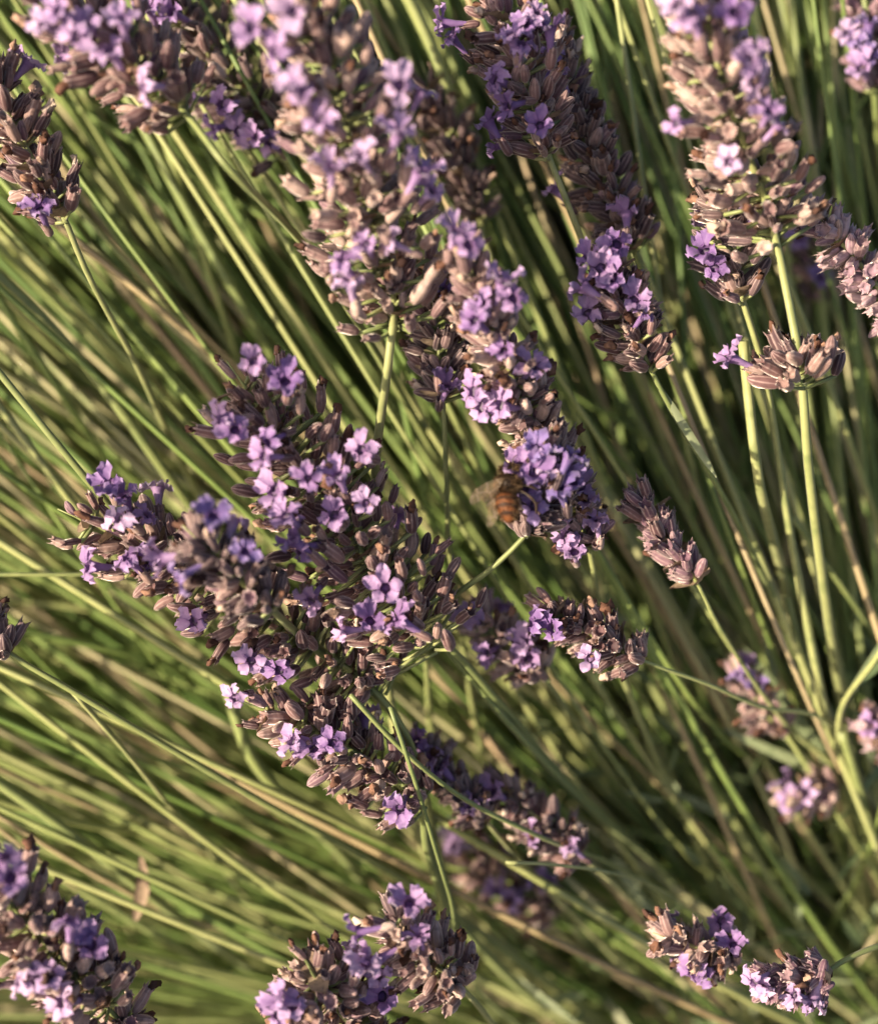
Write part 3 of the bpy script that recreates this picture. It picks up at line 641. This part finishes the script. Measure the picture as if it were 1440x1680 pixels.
# curled dead leaf caught on a stem
dl_org = at(225, 1470, 46); v, f = [], []
for k in range(9):
    t = k / 8; c = at(222 + 14 * math.sin(t * 2.4), 1510 - 105 * t, 44 - 3 * t); ww = 0.0016 * math.sin(math.pi * (0.12 + .8 * t))
    for u in (-1, 0, 1): v.append(c - dl_org + Vector((1, 0, 0)) * (u * ww) - FW * (abs(u) * ww * .8))
for k in range(8):
    for u in range(2): a = k * 3 + u; f.append((a, a + 1, a + 4, a + 3))
o = link('dead_leaf', mesh('dead_leaf', v, f, M['bract'])); o.location = dl_org; tag(o, 'small curled tan dead leaf hanging on a pale stem', 'leaf')

# ------------------------------------------------------------------ the crowd of stems behind
def field(px, py, rn, j=10):
    tx, ty = 1000 + 0.42 * px, 1880
    if rn.random() < .12: j *= 2.4
    a = math.atan2(ty - py, tx - px) + R(rn.gauss(0, j))
    return math.cos(a), math.sin(a)
def crowd_stem(rn, near, n=7, xr=(-100, 1690)):
    for _ in range(60):
        px, py = rn.uniform(*xr), rn.uniform(-80, 1750)
        dx, dy = field(px, py, rn)
        dm = rn.uniform(*near)
        Lb = rn.uniform(250, 700) * 1.1
        g = ground_hit(px + dx * Lb, py + dy * Lb, -0.012)
        P0 = at(px, py, dm)
        if depth_mm(g) < dm + 30 or P0.z < 0.02: continue
        # run on upwards until the stem leaves the picture or is tall enough
        La = min((px + 120) / dx if dx > .05 else 9e9, (py + 120) / dy if dy > .05 else 9e9)
        if La > 2300 or La < 20: continue
        La += rn.uniform(0, 420)
        md = max(near[0] - 25, dm - La * rn.uniform(.02, .08))
        P1 = at(px - dx * La, py - dy * La, md)
        if P1.z > 0.52 or P1.z < P0.z: continue
        mid = (P0 + g) * .5 + Vector((rn.gauss(0, .010), rn.gauss(0, .010), .01))
        P0 += Vector((rn.gauss(0, .005), rn.gauss(0, .005), rn.gauss(0, .004)))
        return catmull([P1, P0, mid, g], n)
    return None
rn = random.Random(42)
KINDS = (('green_stem', 'stem_fresh', 'slender fresh green stem leaning among many in the blurred bush', 'fresh green stems crowding the bush'),
         ('pale_stem', 'stem_pale', 'slender pale yellow green stem leaning among many in the blurred bush', 'pale yellow green stems crowding the bush'),
         ('dry_stem', 'stem_dry', 'dry straw coloured stem among the green ones in the blurred bush', 'dry straw coloured stems in the bush'))
for k in range(300):
    p = crowd_stem(rn, (70, 200) if k % 2 else (45, 120), 30)
    if p is None: continue
    v, f = sweep(p, rn.uniform(.00045, .0009), SQUARE, org=p[-1])
    nm, mk, lab, grp = KINDS[0 if k % 20 < 9 else (1 if k % 20 < 17 else 2)]
    o = link(nm, mesh(nm, v, f, M[mk])); o.location = p[-1]; tag(o, lab, 'stem', grp)
v, f = [], []
for k in range(4800):
    p = crowd_stem(rn, (100, 400), 22) if k % 2 else crowd_stem(rn, (80, 260), 22, (650, 1900))
    if p is None: continue
    sweep(p, rn.uniform(.0005, .00095), DIAM, v, f)
tag(link('stem_thicket', mesh('stem_thicket', v, f, M['stem_far'])), 'dense blurred thicket of thin green stems filling the background', 'stems', kind='stuff')

# ------------------------------------------------------------------ leaves low in the bush
def leaf_clump(n, xr, yr, dr, seed):
    rn = random.Random(seed); v, f = [], []; k = 0
    while k < n:
        px, py = rn.uniform(*xr), rn.uniform(*yr); p = at(px, py, rn.uniform(*dr))
        k += 1
        if p.z < 0.005 or p.z > 0.24: continue
        dx, dy = field(px, py, rn, 38); d = Vector((1, 0, 0)) * -dx + UP * dy + FW * rn.gauss(-.1, .6)
        m = Matrix.Translation(p) @ frame(d, Vector((rn.gauss(0, 1), rn.gauss(0, 1), rn.gauss(0, 1)))).to_4x4()
        leaf_geo(rn.uniform(.008, .020), rn.uniform(.0006, .0012), rn.uniform(-.3, .3), v, f, m, 4)
    return v, f
v, f = leaf_clump(900, (860, 1700), (950, 1900), (60, 190), 13)
w_, g_ = leaf_clump(3400, (500, 1700), (500, 2000), (95, 330), 11)
v2, f2 = leaf_clump(3000, (-250, 1700), (-50, 2000), (180, 480), 12)
b0 = len(v); v += w_; f += [tuple(i + b0 for i in q) for q in g_]
b0 = len(v); v += v2; f += [tuple(i + b0 for i in q) for q in f2]
tag(link('leaf_thicket', mesh('leaf_thicket', v, f, M['leaf'])), 'small grey green lavender leaves massed low in the bush', 'leaves', kind='stuff')
# litter on the soil
rn = random.Random(77); v, f = [], []
for k in range(3500):
    x, y = rn.uniform(-.5, .7), rn.uniform(.1, 1.4); m = Matrix.Translation((x, y, rn.uniform(-.002, .008))) @ Matrix.Rotation(rn.uniform(0, 6.28), 4, 'Z') @ Matrix.Rotation(R(rn.uniform(65, 100)), 4, 'X')
    leaf_geo(rn.uniform(.008, .022), rn.uniform(.0007, .0016), rn.uniform(-.3, .3), v, f, m, 3)
tag(link('leaf_litter', mesh('leaf_litter', v, f, M['litter'])), 'dry brown leaf litter strewn on the soil', 'litter', kind='stuff')
